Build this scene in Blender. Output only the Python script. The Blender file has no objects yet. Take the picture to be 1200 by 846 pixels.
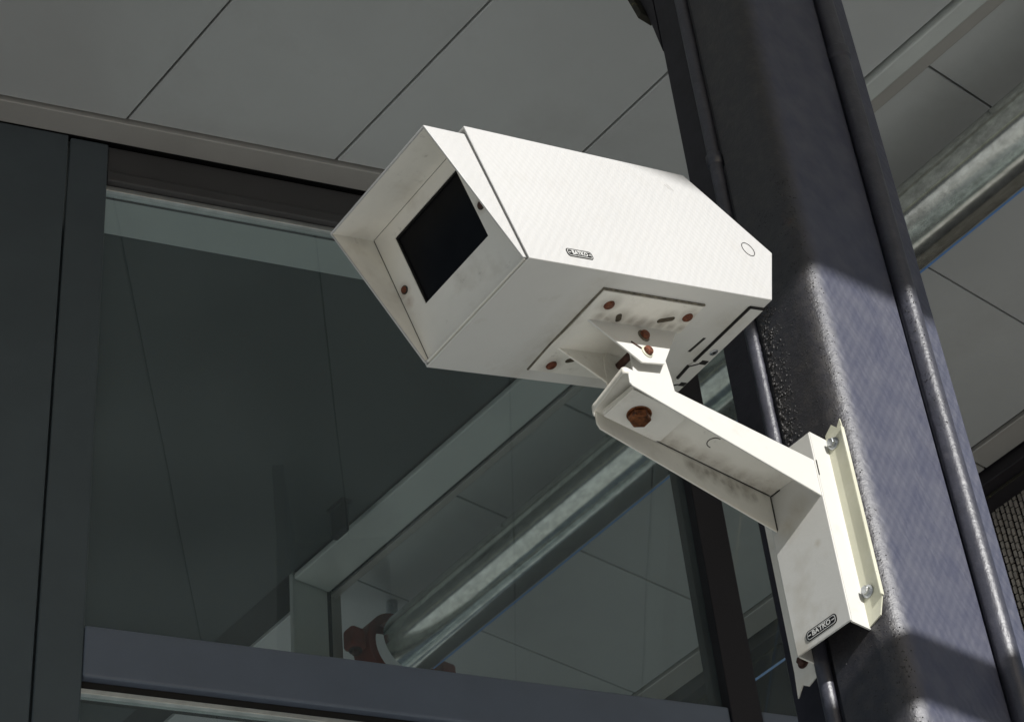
import bpy, bmesh, math, random
from mathutils import Vector, Matrix
random.seed(7)
SC = bpy.context.scene
COL = SC.collection

# ------------------------------------------------------------------ camera
EYE = 1.6
f_px = 2650.647
Rr = ((0.94044717, -0.32910945, -0.08512395),
      (0.16224315, 0.65459560, -0.73836425),
      (0.29872442, 0.68058179, 0.66900833))
cam_d = bpy.data.cameras.new('camera')
cam = bpy.data.objects.new('camera', cam_d)
COL.objects.link(cam)
right, down, fwd = (Vector(r) for r in Rr)
M = Matrix.Identity(3)
for i in range(3):
    M[i][0] = right[i]; M[i][1] = -down[i]; M[i][2] = -fwd[i]
cam.matrix_world = Matrix.Translation((0, 0, EYE)) @ M.to_4x4()
cam_d.sensor_width = 36
cam_d.lens = f_px / 1200 * 36
cam_d.clip_start = 0.05
cam_d.clip_end = 2000
SC.camera = cam

# ------------------------------------------------------------------ grid axes of the canopy (a = depth, b = to the right)
TH = 0.35038249
A = Vector((-math.sin(TH), math.cos(TH), 0))
B = Vector((math.cos(TH), math.sin(TH), 0))
Zv = Vector((0, 0, 1))

# ------------------------------------------------------------------ sun and sky
SG, ST = 0.22, 0.44                     # sun: towards -a, a little towards -b, and up
sun_dir = (-A - SG * B + ST * Zv).normalized()
sun_el = math.asin(sun_dir.z)
sun_az = math.atan2(sun_dir.x, sun_dir.y)
sl = bpy.data.lights.new('sun', 'SUN')
sl.energy = 4.0
sl.angle = math.radians(0.5)
sl.color = (1.0, 0.985, 0.96)
so = bpy.data.objects.new('sun', sl)
COL.objects.link(so)
so.rotation_euler = sun_dir.to_track_quat('Z', 'Y').to_euler()
so.location = (0, 0, 12)

w = bpy.data.worlds.new('World')
SC.world = w
w.use_nodes = True
wn = w.node_tree
bg = wn.nodes['Background']
sky = wn.nodes.new('ShaderNodeTexSky')
sky.sky_type = 'NISHITA'
sky.sun_disc = False
sky.sun_elevation = sun_el
sky.sun_rotation = sun_az
sky.altitude = 50
wn.links.new(sky.outputs[0], bg.inputs[0])
bg.inputs[1].default_value = 0.055

SC.view_settings.view_transform = 'Standard'
SC.view_settings.look = 'None'
SC.view_settings.exposure = 0.14
SC.view_settings.gamma = 1.0

# ------------------------------------------------------------------ helpers
def P(b, a, z):
    "grid coordinates (z measured from the eye) to world"
    return B * b + A * a + Zv * (z + EYE)


class Frame:
    def __init__(s, mat): s.m = mat

GRID = Matrix.Rotation(TH, 4, 'Z')       # local x = b, y = a


def link(o, parent=None):
    COL.objects.link(o)
    if parent is not None:
        o.parent = parent
    return o


def tag(o, label=None, cat=None, group=None, kind=None):
    if label: o['label'] = label
    if cat: o['category'] = cat
    if group: o['group'] = group
    if kind: o['kind'] = kind
    return o


def empty(name, mat, **k):
    o = bpy.data.objects.new(name, None)
    o.empty_display_size = 0.1
    o.matrix_world = mat
    COL.objects.link(o)
    tag(o, **k)
    return o


def mesh_obj(name, bm, m, parent=None, rel=None, smooth=False, bevel=0, solid=0, seg=2, angle=35):
    bmesh.ops.recalc_face_normals(bm, faces=bm.faces[:])
    me = bpy.data.meshes.new(name)
    bm.to_mesh(me)
    bm.free()
    o = bpy.data.objects.new(name, me)
    if m is not None:
        me.materials.append(m)
    link(o, parent)
    if rel is not None:
        o.matrix_basis = rel
    if solid:
        md = o.modifiers.new('solid', 'SOLIDIFY'); md.thickness = solid; md.offset = -1
    if bevel:
        md = o.modifiers.new('bevel', 'BEVEL'); md.width = bevel; md.segments = seg
        md.limit_method = 'ANGLE'; md.angle_limit = math.radians(30); md.harden_normals = False
    if smooth:
        for p in me.polygons: p.use_smooth = True
        me.set_sharp_from_angle(angle=math.radians(angle))
    return o


def box(bm, lo, hi):
    x0, y0, z0 = lo; x1, y1, z1 = hi
    v = [bm.verts.new(c) for c in ((x0,y0,z0),(x1,y0,z0),(x1,y1,z0),(x0,y1,z0),(x0,y0,z1),(x1,y0,z1),(x1,y1,z1),(x0,y1,z1))]
    for f in ((0,3,2,1),(4,5,6,7),(0,1,5,4),(1,2,6,5),(2,3,7,6),(3,0,4,7)):
        bm.faces.new([v[i] for i in f])
    return v


def prism(bm, poly, h0, h1, to3=lambda u, v, h: (u, v, h), caps=True):
    lo = [bm.verts.new(to3(u, v, h0)) for u, v in poly]
    hi = [bm.verts.new(to3(u, v, h1)) for u, v in poly]
    n = len(poly)
    for i in range(n):
        j = (i + 1) % n
        bm.faces.new((lo[i], lo[j], hi[j], hi[i]))
    if caps:
        bm.faces.new(lo[::-1]); bm.faces.new(hi)
    return lo, hi


def ringpts(c, d, r, n, phase=0.0):
    d = Vector(d).normalized()
    u = d.orthogonal().normalized(); w_ = d.cross(u)
    return [Vector(c) + r * (math.cos(phase + 2*math.pi*k/n) * u + math.sin(phase + 2*math.pi*k/n) * w_) for k in range(n)]


def lathe(bm, c, d, prof, n=24, phase=0.0, cap=True):
    "prof: list of (distance along d, radius)"
    d = Vector(d).normalized(); c = Vector(c)
    rings = [[bm.verts.new(p) for p in ringpts(c + d * t, d, max(r, 1e-5), n, phase)] for t, r in prof]
    for q, s in zip(rings, rings[1:]):
        for k in range(n):
            j = (k + 1) % n
            bm.faces.new((q[k], q[j], s[j], s[k]))
    if cap:
        bm.faces.new(rings[0][::-1]); bm.faces.new(rings[-1])


def hexbolt(bm, c, d, r, h=None, washer=True):
    h = h or r * 0.7
    if washer:
        lathe(bm, c, d, [(0, r*1.45), (r*.16, r*1.45), (r*.2, r*1.38)], 20)
    lathe(bm, Vector(c) + Vector(d).normalized() * (r*.18), d, [(0, r), (h*.8, r), (h, r*.84)], 6, random.random())


def roundbolt(bm, c, d, r):
    lathe(bm, c, d, [(0, r), (r*.25, r*.95), (r*.45, r*.72), (r*.52, r*.3)], 16)


# ------------------------------------------------------------------ materials
def principled(name, col, rough=.5, metal=0., spec=.5, noise=None, bump=None, dirt=None, coat=0.):
    """noise=(scale, amount) brightness variation; bump=(scale, strength, distance)[list]; dirt=(colour, scale, lo, hi, amount)[list]"""
    m = bpy.data.materials.new(name); m.use_nodes = True
    nt = m.node_tree; N = nt.nodes; K = nt.links
    p = N['Principled BSDF']
    p.inputs['Roughness'].default_value = rough
    p.inputs['Metallic'].default_value = metal
    p.inputs['Specular IOR Level'].default_value = spec
    p.inputs['Coat Weight'].default_value = coat
    tc = N.new('ShaderNodeTexCoord')
    cur = None
    rgb = N.new('ShaderNodeRGB'); rgb.outputs[0].default_value = (*col, 1); cur = rgb.outputs[0]
    def ntex(scale, detail=4, rgh=.55, stretch=None):
        t = N.new('ShaderNodeTexNoise'); t.inputs['Scale'].default_value = scale; t.inputs['Detail'].default_value = detail
        t.inputs['Roughness'].default_value = rgh
        if stretch:
            mp = N.new('ShaderNodeMapping'); mp.inputs['Scale'].default_value = stretch
            K.new(tc.outputs['Object'], mp.inputs[0]); K.new(mp.outputs[0], t.inputs['Vector'])
        else:
            K.new(tc.outputs['Object'], t.inputs['Vector'])
        return t
    if noise:
        t = ntex(noise[0], 5, .6, noise[2] if len(noise) > 2 else None)
        mr = N.new('ShaderNodeMapRange'); mr.inputs['From Min'].default_value = .3; mr.inputs['From Max'].default_value = .7
        mr.inputs['To Min'].default_value = 1 - noise[1]; mr.inputs['To Max'].default_value = 1 + noise[1]
        K.new(t.outputs[0], mr.inputs[0])
        mx = N.new('ShaderNodeVectorMath'); mx.operation = 'SCALE'
        K.new(cur, mx.inputs[0]); K.new(mr.outputs[0], mx.inputs['Scale']); cur = mx.outputs[0]
    for d in (dirt or []):
        dc, sc, lo, hi, amt = d[:5]
        t = ntex(sc, 6, .65, d[5] if len(d) > 5 else None)
        mr = N.new('ShaderNodeMapRange'); mr.inputs['From Min'].default_value = lo; mr.inputs['From Max'].default_value = hi
        mr.inputs['To Min'].default_value = 0; mr.inputs['To Max'].default_value = amt
        K.new(t.outputs[0], mr.inputs[0])
        mx = N.new('ShaderNodeMix'); mx.data_type = 'RGBA'
        K.new(mr.outputs[0], mx.inputs[0]); K.new(cur, mx.inputs[6]); mx.inputs[7].default_value = (*dc, 1)
        cur = mx.outputs[2]
    K.new(cur, p.inputs['Base Color'])
    prev = None
    for b_ in (bump or []):
        bn = N.new('ShaderNodeBump'); bn.inputs['Strength'].default_value = b_[1]; bn.inputs['Distance'].default_value = b_[2]
        if b_[0] == 'weave':
            # small offset dimples in the paint: product of two sine fields in object space
            sep = N.new('ShaderNodeSeparateXYZ'); K.new(tc.outputs['Object'], sep.inputs[0])
            def mth(op, x, y=None):
                q = N.new('ShaderNodeMath'); q.operation = op
                for i, v in enumerate((x, y)):
                    if v is None: continue
                    if isinstance(v, (int, float)): q.inputs[i].default_value = v
                    else: K.new(v, q.inputs[i])
                return q.outputs[0]
            ax, ay = b_[3]
            nz = ntex(b_[4] if len(b_) > 4 else 12, 2, .5)
            wob = mth('MULTIPLY', nz.outputs[0], 6.0)
            s1 = mth('SINE', mth('ADD', mth('MULTIPLY', sep.outputs[ax[0]], ax[1]), wob))
            s2 = mth('SINE', mth('ADD', mth('MULTIPLY', sep.outputs[ay[0]], ay[1]), mth('MULTIPLY', sep.outputs[ax[0]], ay[2])))
            K.new(mth('MULTIPLY', s1, s2), bn.inputs['Height'])
        else:
            t = ntex(b_[0], b_[3] if len(b_) > 3 else 4, .6)
            K.new(t.outputs[0], bn.inputs['Height'])
        if prev: K.new(prev, bn.inputs['Normal'])
        prev = bn.outputs[0]
    if prev: K.new(prev, p.inputs['Normal'])
    return m


GREY_GRIME = (.16, .14, .11)
M_white = principled('white_painted_steel', (.69, .685, .65), .45, noise=(9, .03), dirt=[((.42,.38,.29), 14, .56, .82, .55), (GREY_GRIME, 55, .70, .82, .5)], bump=[(220, .12, .001)])
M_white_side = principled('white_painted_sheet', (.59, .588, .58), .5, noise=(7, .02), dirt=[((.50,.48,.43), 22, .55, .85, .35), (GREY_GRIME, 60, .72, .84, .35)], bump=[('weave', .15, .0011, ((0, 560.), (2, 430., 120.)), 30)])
M_white_dirty = principled('white_paint_weathered', (.84, .82, .75), .5, noise=(14, .05), dirt=[((.45,.40,.31), 17, .54, .82, .45), (GREY_GRIME, 48, .64, .82, .6)], bump=[(160, .25, .0012)])
M_cream = principled('cream_painted_steel', (.66, .655, .52), .5, noise=(20, .06), dirt=[((.10,.085,.06), 70, .68, .78, .8), ((.78,.77,.68), 18, .5, .7, .7)], bump=[(120, .2, .001)])
M_rust = principled('rusted_steel', (.14, .040, .018), .62, metal=.25, noise=(150, .5), dirt=[((.30,.12,.05), 300, .5, .7, .8)], bump=[(400, .6, .001)])
M_rust_dark = principled('dark_rusted_steel', (.075, .035, .025), .55, metal=.3, noise=(150, .5), bump=[(400, .6, .001)])
M_copper = principled('orange_rusted_bolt', (.22, .080, .030), .30, metal=.7, noise=(120, .5), dirt=[((.05,.02,.012), 160, .48, .62, .9)], bump=[(300, .5, .001)])
M_zinc = principled('zinc_plated_steel', (.48, .50, .52), .32, metal=.9, noise=(200, .2))
M_mastic = principled('grey_brown_mastic', (.16, .145, .11), .8, noise=(120, .6), bump=[(200, .8, .002)])
M_slot = principled('rust_stained_hole', (.07, .055, .035), .8, noise=(200, .5))
M_hole = principled('dark_recess', (.012, .011, .010), .8)
M_groove = principled('grimy_seam', (.03, .028, .022), .8)
M_black_glass = principled('black_window_glass', (.005, .005, .006), .3, spec=.1, noise=(30, .3))
M_badge = principled('black_badge_enamel', (.008, .008, .008), .4)
M_badge_white = principled('white_badge_print', (.72, .72, .70), .5)
M_navy = principled('navy_gloss_paint', (.060, .066, .104), .58, spec=1.0, noise=(24, .10), dirt=[((.15,.15,.175), 30, .5, .8, .6)],
                    bump=[('weave', .30, .0010, ((2, 255.), (0, 440., 90.)), 10), (60, .12, .002), (300, .12, .001)])
M_navy_rough = principled('blistered_navy_paint', (.052, .050, .054), .45, spec=.5, noise=(60, .3), dirt=[((.13,.11,.10), 90, .60, .78, .5), ((.10,.05,.03), 40, .68, .8, .5)],
                    bump=[(120, .75, .004, 6), (420, .6, .0015, 3)])
def column_paint():
    "navy paint, dusty and dimpled on the right face, turning blistered and glossy round the corner to the left face"
    m = bpy.data.materials.new('column_paint'); m.use_nodes = True
    nt = m.node_tree; N = nt.nodes; K = nt.links; p = N['Principled BSDF']
    tc = N.new('ShaderNodeTexCoord'); sep = N.new('ShaderNodeSeparateXYZ'); K.new(tc.outputs['Object'], sep.inputs[0])
    def noise(sc, det=4):
        t = N.new('ShaderNodeTexNoise'); t.inputs['Scale'].default_value = sc; t.inputs['Detail'].default_value = det; t.inputs['Roughness'].default_value = .6
        K.new(tc.outputs['Object'], t.inputs['Vector']); return t.outputs[0]
    def mth(op, x, y=None, cl=False):
        q = N.new('ShaderNodeMath'); q.operation = op; q.use_clamp = cl
        for i, v in enumerate((x, y)):
            if v is None: continue
            if isinstance(v, (int, float)): q.inputs[i].default_value = v
            else: K.new(v, q.inputs[i])
        return q.outputs[0]
    def mr(x, a0, a1, b0, b1):
        q = N.new('ShaderNodeMapRange'); K.new(x, q.inputs[0])
        for i, v in zip((1, 2, 3, 4), (a0, a1, b0, b1)): q.inputs[i].default_value = v
        return q.outputs[0]
    edge = mth('ADD', sep.outputs[0], mth('MULTIPLY', mth('SUBTRACT', noise(70), .5), .012))
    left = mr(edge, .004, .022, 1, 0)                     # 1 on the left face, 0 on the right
    def mixc(f, c0, c1):
        q = N.new('ShaderNodeMix'); q.data_type = 'RGBA'; K.new(f, q.inputs[0])
        for i, c in ((6, c0), (7, c1)):
            if isinstance(c, tuple): q.inputs[i].default_value = (*c, 1)
            else: K.new(c, q.inputs[i])
        return q.outputs[2]
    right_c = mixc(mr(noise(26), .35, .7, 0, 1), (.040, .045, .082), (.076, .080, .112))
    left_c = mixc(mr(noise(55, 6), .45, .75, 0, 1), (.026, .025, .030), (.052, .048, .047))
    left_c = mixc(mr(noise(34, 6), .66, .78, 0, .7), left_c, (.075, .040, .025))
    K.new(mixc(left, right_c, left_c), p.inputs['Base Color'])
    K.new(mr(left, 0, 1, .60, .40), p.inputs['Roughness'])
    K.new(mr(left, 0, 1, 1.0, .9), p.inputs['Specular IOR Level'])
    wob = mth('MULTIPLY', noise(28, 2), 7.0)
    s1 = mth('SINE', mth('ADD', mth('MULTIPLY', sep.outputs[2], 255.), wob))
    s2 = mth('SINE', mth('ADD', mth('MULTIPLY', sep.outputs[0], 455.), wob))
    w_ = mth('MULTIPLY', mth('MULTIPLY', s1, s2), mth('SUBTRACT', 1.0, left))
    b1 = N.new('ShaderNodeBump'); b1.inputs['Strength'].default_value = .20; b1.inputs['Distance'].default_value = .001; K.new(w_, b1.inputs['Height'])
    b2 = N.new('ShaderNodeBump'); b2.inputs['Distance'].default_value = .004; K.new(mr(left, 0, 1, .08, .22), b2.inputs['Strength'])
    K.new(noise(120, 6), b2.inputs['Height']); K.new(b1.outputs[0], b2.inputs['Normal'])
    b3 = N.new('ShaderNodeBump'); b3.inputs['Distance'].default_value = .0015; K.new(mr(left, 0, 1, .10, .30), b3.inputs['Strength'])
    K.new(noise(420, 3), b3.inputs['Height']); K.new(b2.outputs[0], b3.inputs['Normal'])
    K.new(b3.outputs[0], p.inputs['Normal'])
    return m
M_column = column_paint()
M_blister = principled('crusted_dark_paint', (.022, .020, .020), .45, spec=.6, noise=(200, .4), dirt=[((.16,.10,.03), 60, .70, .8, .6)], bump=[(300, .8, .002)])
M_yellowrust = principled('lichen_spotted_paint', (.03, .028, .02), .7, dirt=[((.20,.18,.06), 90, .60, .68, .7)], bump=[(200, .8, .002)])
M_soffit = principled('grey_soffit_panel', (.56, .575, .565), .38, metal=.15, noise=(1.6, .08), dirt=[((.30,.29,.27), 3.2, .52, .85, .4)], bump=[(2.2, .18, .02)])
def vary(m, lo, hi):
    "each panel its own slightly different tone"
    nt = m.node_tree; N = nt.nodes; K = nt.links; p = N['Principled BSDF']
    oi = N.new('ShaderNodeObjectInfo'); r = N.new('ShaderNodeMapRange'); K.new(oi.outputs['Random'], r.inputs[0]); r.inputs[3].default_value = lo; r.inputs[4].default_value = hi
    src = p.inputs['Base Color'].links[0].from_socket
    v = N.new('ShaderNodeVectorMath'); v.operation = 'SCALE'; K.new(src, v.inputs[0]); K.new(r.outputs[0], v.inputs['Scale']); K.new(v.outputs[0], p.inputs['Base Color'])
vary(M_soffit, .93, 1.06)
M_soffit_in = principled('darkened_inner_ceiling', (.045, .054, .054), .6, noise=(2.5, .12))
M_trim = principled('grey_edge_trim', (.45, .435, .405), .45, metal=.2, noise=(4, .06))
M_channel = principled('pale_metal_channel', (.64, .67, .64), .42, metal=.1, noise=(5, .08))
M_joint = principled('dark_joint', (.02, .02, .02), .9)
M_frame = principled('slate_powder_coat', (.070, .090, .102), .34, spec=.6, noise=(6, .1), bump=[(400, .05, .0005)])
M_frame_sky = principled('sky_tinted_powder_coat', (.125, .150, .195), .36, spec=.6, noise=(5, .1), bump=[(400, .05, .0005)])  # lighter, bluer coat carrying the transom's sky reflection
M_dark_frame = principled('black_powder_coat', (.016, .014, .018), .4, spec=.4)
M_head = principled('umber_header_metal', (.070, .068, .068), .45, noise=(5, .12))
M_alu = principled('bare_aluminium_bead', (.62, .64, .62), .35, metal=.7, noise=(30, .15, (1, 1, 1)))
M_galv = principled('galvanised_steel', (.58, .60, .56), .16, metal=.9, noise=(70, .25, (1.0, .5, 1.0)), dirt=[((.22,.22,.18), 40, .60, .75, .5, (1., .3, 1.)), ((.34,.35,.32), 60, .5, .7, .5)], bump=[(90, .12, .001)])
M_blue = principled('line_blue', (.12, .28, .62), .4)
M_orange = principled('orange_red_paint', (.22, .045, .028), .5, noise=(40, .2))
M_ground = principled('pale_paving', (.77, .75, .70), .85, noise=(.6, .08), dirt=[((.3,.29,.27), 2.0, .5, .8, .5)], bump=[(30, .2, .01)])
M_navy_shaded = principled('shaded_navy_paint', (.022, .020, .027), .42, spec=.4, noise=(30, .3), bump=[(90, .2, .002)])  # column's navy darkened, the set-back plate's shade is in the colour
M_asphalt = principled('asphalt', (.05, .05, .052), .9, noise=(8, .2), bump=[(60, .4, .01)])
M_mesh = principled('taupe_metal_strip', (.55, .50, .44), .45, metal=.3, noise=(60, .2))
M_void = principled('black_backing_felt', (.006, .005, .006), .95)
M_roof = principled('roof_membrane', (.2, .2, .2), .8)


def stained(name, base, pts, r, col, amt=.85):
    "copy of a paint with rust or grime bleeding out round given points (object space) and given radius in metres"
    m = base.copy(); m.name = name
    nt = m.node_tree; N = nt.nodes; K = nt.links; p = N['Principled BSDF']
    tc = N.new('ShaderNodeTexCoord')
    t = N.new('ShaderNodeTexNoise'); t.inputs['Scale'].default_value = 90; t.inputs['Detail'].default_value = 8; t.inputs['Roughness'].default_value = .7; K.new(tc.outputs['Object'], t.inputs['Vector'])
    cur = None
    for q in pts:
        rr = q[3] if len(q) > 3 else r
        d = N.new('ShaderNodeVectorMath'); d.operation = 'DISTANCE'; K.new(tc.outputs['Object'], d.inputs[0]); d.inputs[1].default_value = q[:3]
        mr = N.new('ShaderNodeMapRange'); K.new(d.outputs['Value'], mr.inputs[0])
        for i, v in zip((1, 2, 3, 4), (rr*.15, rr*1.15, 1, 0)): mr.inputs[i].default_value = v
        if cur is None: cur = mr.outputs[0]
        else:
            mx = N.new('ShaderNodeMath'); mx.operation = 'MAXIMUM'; K.new(cur, mx.inputs[0]); K.new(mr.outputs[0], mx.inputs[1]); cur = mx.outputs[0]
    n2 = N.new('ShaderNodeMapRange'); K.new(t.outputs[0], n2.inputs[0])
    for i, v in zip((1, 2, 3, 4), (.25, .75, .25, 1.05)): n2.inputs[i].default_value = v
    mu = N.new('ShaderNodeMath'); mu.operation = 'MULTIPLY'; mu.use_clamp = True; K.new(cur, mu.inputs[0]); K.new(n2.outputs[0], mu.inputs[1])
    m2 = N.new('ShaderNodeMath'); m2.operation = 'MULTIPLY'; K.new(mu.outputs[0], m2.inputs[0]); m2.inputs[1].default_value = amt
    src = p.inputs['Base Color'].links[0].from_socket
    mx = N.new('ShaderNodeMix'); mx.data_type = 'RGBA'; K.new(m2.outputs[0], mx.inputs[0]); K.new(src, mx.inputs[6]); mx.inputs[7].default_value = (*col, 1)
    K.new(mx.outputs[2], p.inputs['Base Color'])
    return m


def glass_mat(name, tint, gl=1.0):
    m = bpy.data.materials.new(name); m.use_nodes = True
    nt = m.node_tree; N = nt.nodes; K = nt.links
    N.remove(N['Principled BSDF'])
    tr = N.new('ShaderNodeBsdfTransparent'); tr.inputs[0].default_value = (*tint, 1)
    g = N.new('ShaderNodeBsdfGlossy'); g.inputs['Roughness'].default_value = 0.0; g.inputs['Color'].default_value = (.92, 1.0, .98, 1)
    fr = N.new('ShaderNodeFresnel'); fr.inputs['IOR'].default_value = 1.5
    ml = N.new('ShaderNodeMath'); ml.operation = 'MULTIPLY'; ml.inputs[1].default_value = gl; ml.use_clamp = True
    ge = N.new('ShaderNodeNewGeometry'); nb = N.new('ShaderNodeMath'); nb.operation = 'SUBTRACT'; nb.inputs[0].default_value = 1.0; nb.use_clamp = True
    K.new(ge.outputs['Backfacing'], nb.inputs[1]); m2 = N.new('ShaderNodeMath'); m2.operation = 'MULTIPLY'
    mx = N.new('ShaderNodeMixShader')
    K.new(fr.outputs[0], ml.inputs[0]); K.new(ml.outputs[0], m2.inputs[0]); K.new(nb.outputs[0], m2.inputs[1]); K.new(m2.outputs[0], mx.inputs[0]); K.new(tr.outputs[0], mx.inputs[1]); K.new(g.outputs[0], mx.inputs[2])
    df = N.new('ShaderNodeBsdfDiffuse'); df.inputs[0].default_value = (.60, .72, .76, 1)
    m3 = N.new('ShaderNodeMixShader'); m3.inputs[0].default_value = .045
    tc = N.new('ShaderNodeTexCoord')
    sm = N.new('ShaderNodeTexNoise'); sm.inputs['Scale'].default_value = 3.5; sm.inputs['Detail'].default_value = 7; K.new(tc.outputs['Object'], sm.inputs['Vector'])
    r2 = N.new('ShaderNodeMapRange'); K.new(sm.outputs[0], r2.inputs[0])
    for i, v in zip((1, 2, 3, 4), (.3, .7, .028, .062)): r2.inputs[i].default_value = v
    K.new(r2.outputs[0], m3.inputs[0])
    wv = N.new('ShaderNodeTexNoise'); wv.inputs['Scale'].default_value = 2.2; wv.inputs['Detail'].default_value = 1; K.new(tc.outputs['Object'], wv.inputs['Vector'])
    bp = N.new('ShaderNodeBump'); bp.inputs['Strength'].default_value = .06; bp.inputs['Distance'].default_value = .01; K.new(wv.outputs[0], bp.inputs['Height'])
    K.new(bp.outputs[0], g.inputs['Normal'])
    K.new(mx.outputs[0], m3.inputs[1]); K.new(df.outputs[0], m3.inputs[2])
    K.new(m3.outputs[0], N['Material Output'].inputs[0])
    return m

M_glass = glass_mat('tinted_glazing', (.80, .845, .84), 1.1)

# ------------------------------------------------------------------ setting
bm = bmesh.new()
for s in (400.,):
    vs = [bm.verts.new(c) for c in ((-s,-s,0),(s,-s,0),(s,s,0),(-s,s,0))]; bm.faces.new(vs)
g = mesh_obj('ground', bm, M_asphalt); tag(g, kind='structure')
bm = bmesh.new(); box(bm, (-22., -1.9, .004), (9., 16., .13))  # unseen pale paving, extent shaped for the light it bounces
pv = mesh_obj('pavement', bm, M_ground, bevel=.01); tag(pv, kind='structure')

H = 3.2
YF = 2.858           # facade plane, world y
YT = 2.802


def clip(poly, n, d):
    "keep points with n.p <= d; points are (b, a)"
    out = []
    for i in range(len(poly)):
        p, q = poly[i], poly[(i+1) % len(poly)]
        fp = n[0]*p[0] + n[1]*p[1] - d; fq = n[0]*q[0] + n[1]*q[1] - d
        if fp <= 0: out.append(p)
        if (fp < 0 < fq) or (fq < 0 < fp):
            t = fp / (fp - fq); out.append((p[0] + t*(q[0]-p[0]), p[1] + t*(q[1]-p[1])))
    return out

# world y of (b, a) = b sin + a cos
NY = (math.sin(TH), math.cos(TH))
NX = (math.cos(TH), -math.sin(TH))

EB = Vector((1.0, .27)).normalized()      # direction (b, a) of the canopy's outer edge
def sun_hit(b, a, z, zt):
    k = (zt - z) / ST
    return b - SG*k, a - k
edge_b, edge_a = sun_hit(1.662, 1.175, 1.965, H - .02)
NE = (EB[1], -EB[0])                       # outward is towards -a
dE = NE[0]*edge_b + NE[1]*edge_a

ceiling_root = empty('ceiling', GRID @ Matrix.Translation((0, 0, EYE)), kind='structure')
gap = .0022


def panel(poly, m=M_soffit, z0=H, z1=H + .012, name='ceiling_panel'):
    if len(poly) < 3: return
    bm = bmesh.new()
    # returned edges folded up
    prism(bm, [(p[0], p[1]) for p in poly], z0, z1)
    o = mesh_obj(name, bm, m, ceiling_root, bevel=.0015, seg=1)
    if name == 'ceiling_panel': o.location.z = random.uniform(-.0012, .0012)
    return o


def shrink(b0, b1, a0, a1):
    return [(b0+gap, a0+gap), (b1-gap, a0+gap), (b1-gap, a1-gap), (b0+gap, a1-gap)]

# long panels left of the channel, in front of the glass wall
bs = [2.496 - .305] + []
bl = [2.195 - .378*k for k in range(7)][::-1] + [2.513]
for b0, b1 in zip(bl, bl[1:]):
    poly = shrink(b0, b1, -3.2, 4.2)
    poly = clip(poly, NY, YT - .003)
    poly = clip(poly, NE, dE)
    panel(poly)
# square-ended panels right of the channel (run on behind the glass)
a0 = 1.484 - .376*10
while a0 < 4.3:
    for b0, b1 in ((2.587, 3.52),):
        poly = clip(shrink(b0, b1, a0, a0+.376), NE, dE)
        panel(poly)
    a0 += .376
# narrow outer border panels by the perforated screen
a0 = 1.484 - .376*10
while a0 < 4.3:
    poly = clip(shrink(3.525, 3.60, a0, a0 + 1.504), NE, dE)
    panel(poly, M_trim, H - .004, H + .01, 'border_strip'); a0 += 1.504

# ceiling inside the glass, interior darkness painted into its colour
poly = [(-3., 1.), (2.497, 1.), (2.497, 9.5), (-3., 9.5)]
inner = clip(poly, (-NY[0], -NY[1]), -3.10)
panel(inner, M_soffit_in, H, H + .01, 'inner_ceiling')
# pale strip just inside the glass
band = clip(clip([(-1., 1.), (2.497, 1.), (2.497, 5.5), (-1., 5.5)], (-NY[0], -NY[1]), -(YF + .03)), NY, 3.094)
panel(band, M_channel, H - .006, H + .01, 'inner_edge_strip')

# roof deck above everything
bm = bmesh.new()
deck = clip([(-1.6, -3.2), (3.68, -3.2), (3.68, 5.6), (-1.6, 5.6)], NE, dE)
deck = clip(deck, (-NX[0], -NX[1]), 1.2)
prism(bm, deck, H + .02, H + .22)
o = mesh_obj('roof_deck', bm, M_joint, ceiling_root)

# trim along the head of the glass wall: world x direction
def world_box(bm, x0, x1, y0, y1, z0, z1, org):
    box(bm, (x0-org[0], y0-org[1], z0-org[2]), (x1-org[0], y1-org[1], z1-org[2]))

wall_org = (1.1, YF, -EYE)
wall = empty('window_wall', Matrix.Translation((1.1, YF, 0)),
             label='dark slate framed glazed wall under the grey soffit, tinted panes with a sky-tinted transom', cat='glazed wall')

def wpart(name, m, boxes, bevel=.002, **k):
    bm = bmesh.new()
    for b_ in boxes:
        world_box(bm, *b_, wall_org)
    return mesh_obj(name, bm, m, wall, bevel=bevel, **k)

XR = 1.80
wpart('edge_trim', M_trim, [(-1.5, XR+.02, YT, YF - .004, H - .010, H + .05)])
wpart('cladding_panel', M_frame, [(-1.5, .4125, YF - .004, YF + .03, -EYE, H - .012)])
wpart('corner_post', M_frame, [(.4165, .488, YF - .002, YF + .07, -EYE, H - .014)], .003)
wpart('header', M_head, [(.4885, 1.5775, YF + .004, YF + .06, 3.118, H - .014)])
wpart('header_lip', M_head, [(.4885, 1.5775, YF - .001, YF + .05, 3.092, 3.1165)], .003)
wpart('glazing_bead', M_alu, [(.4885, 1.5775, YF + .012, YF + .03, 3.078, 3.090)], .001)
wpart('transom', M_frame_sky, [(.4885, 1.5775, YF - .002, YF + .065, 1.996, 2.090)], .004)
wpart('transom', M_frame_sky, [(1.637, 1.745, YF - .002, YF + .065, 1.996, 2.090)], .004)
wpart('glazing_bead', M_alu, [(.4885, 1.5775, YF + .010, YF + .028, 1.972, 1.981)], .001)
wpart('gasket', M_hole, [(.4885, 1.5775, YF + .014, YF + .05, 1.9815, 1.9955)], .0)
wpart('mullion', M_dark_frame, [(1.578, 1.636, YF - .006, YF + .07, -EYE, H - .014)], .002)
wpart('header', M_head, [(1.637, 1.745, YF + .004, YF + .06, 3.09, H - .014)])
wpart('end_post', M_dark_frame, [(1.746, XR, YF - .004, YF + .07, -EYE, H - .014)], .002)
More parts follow.
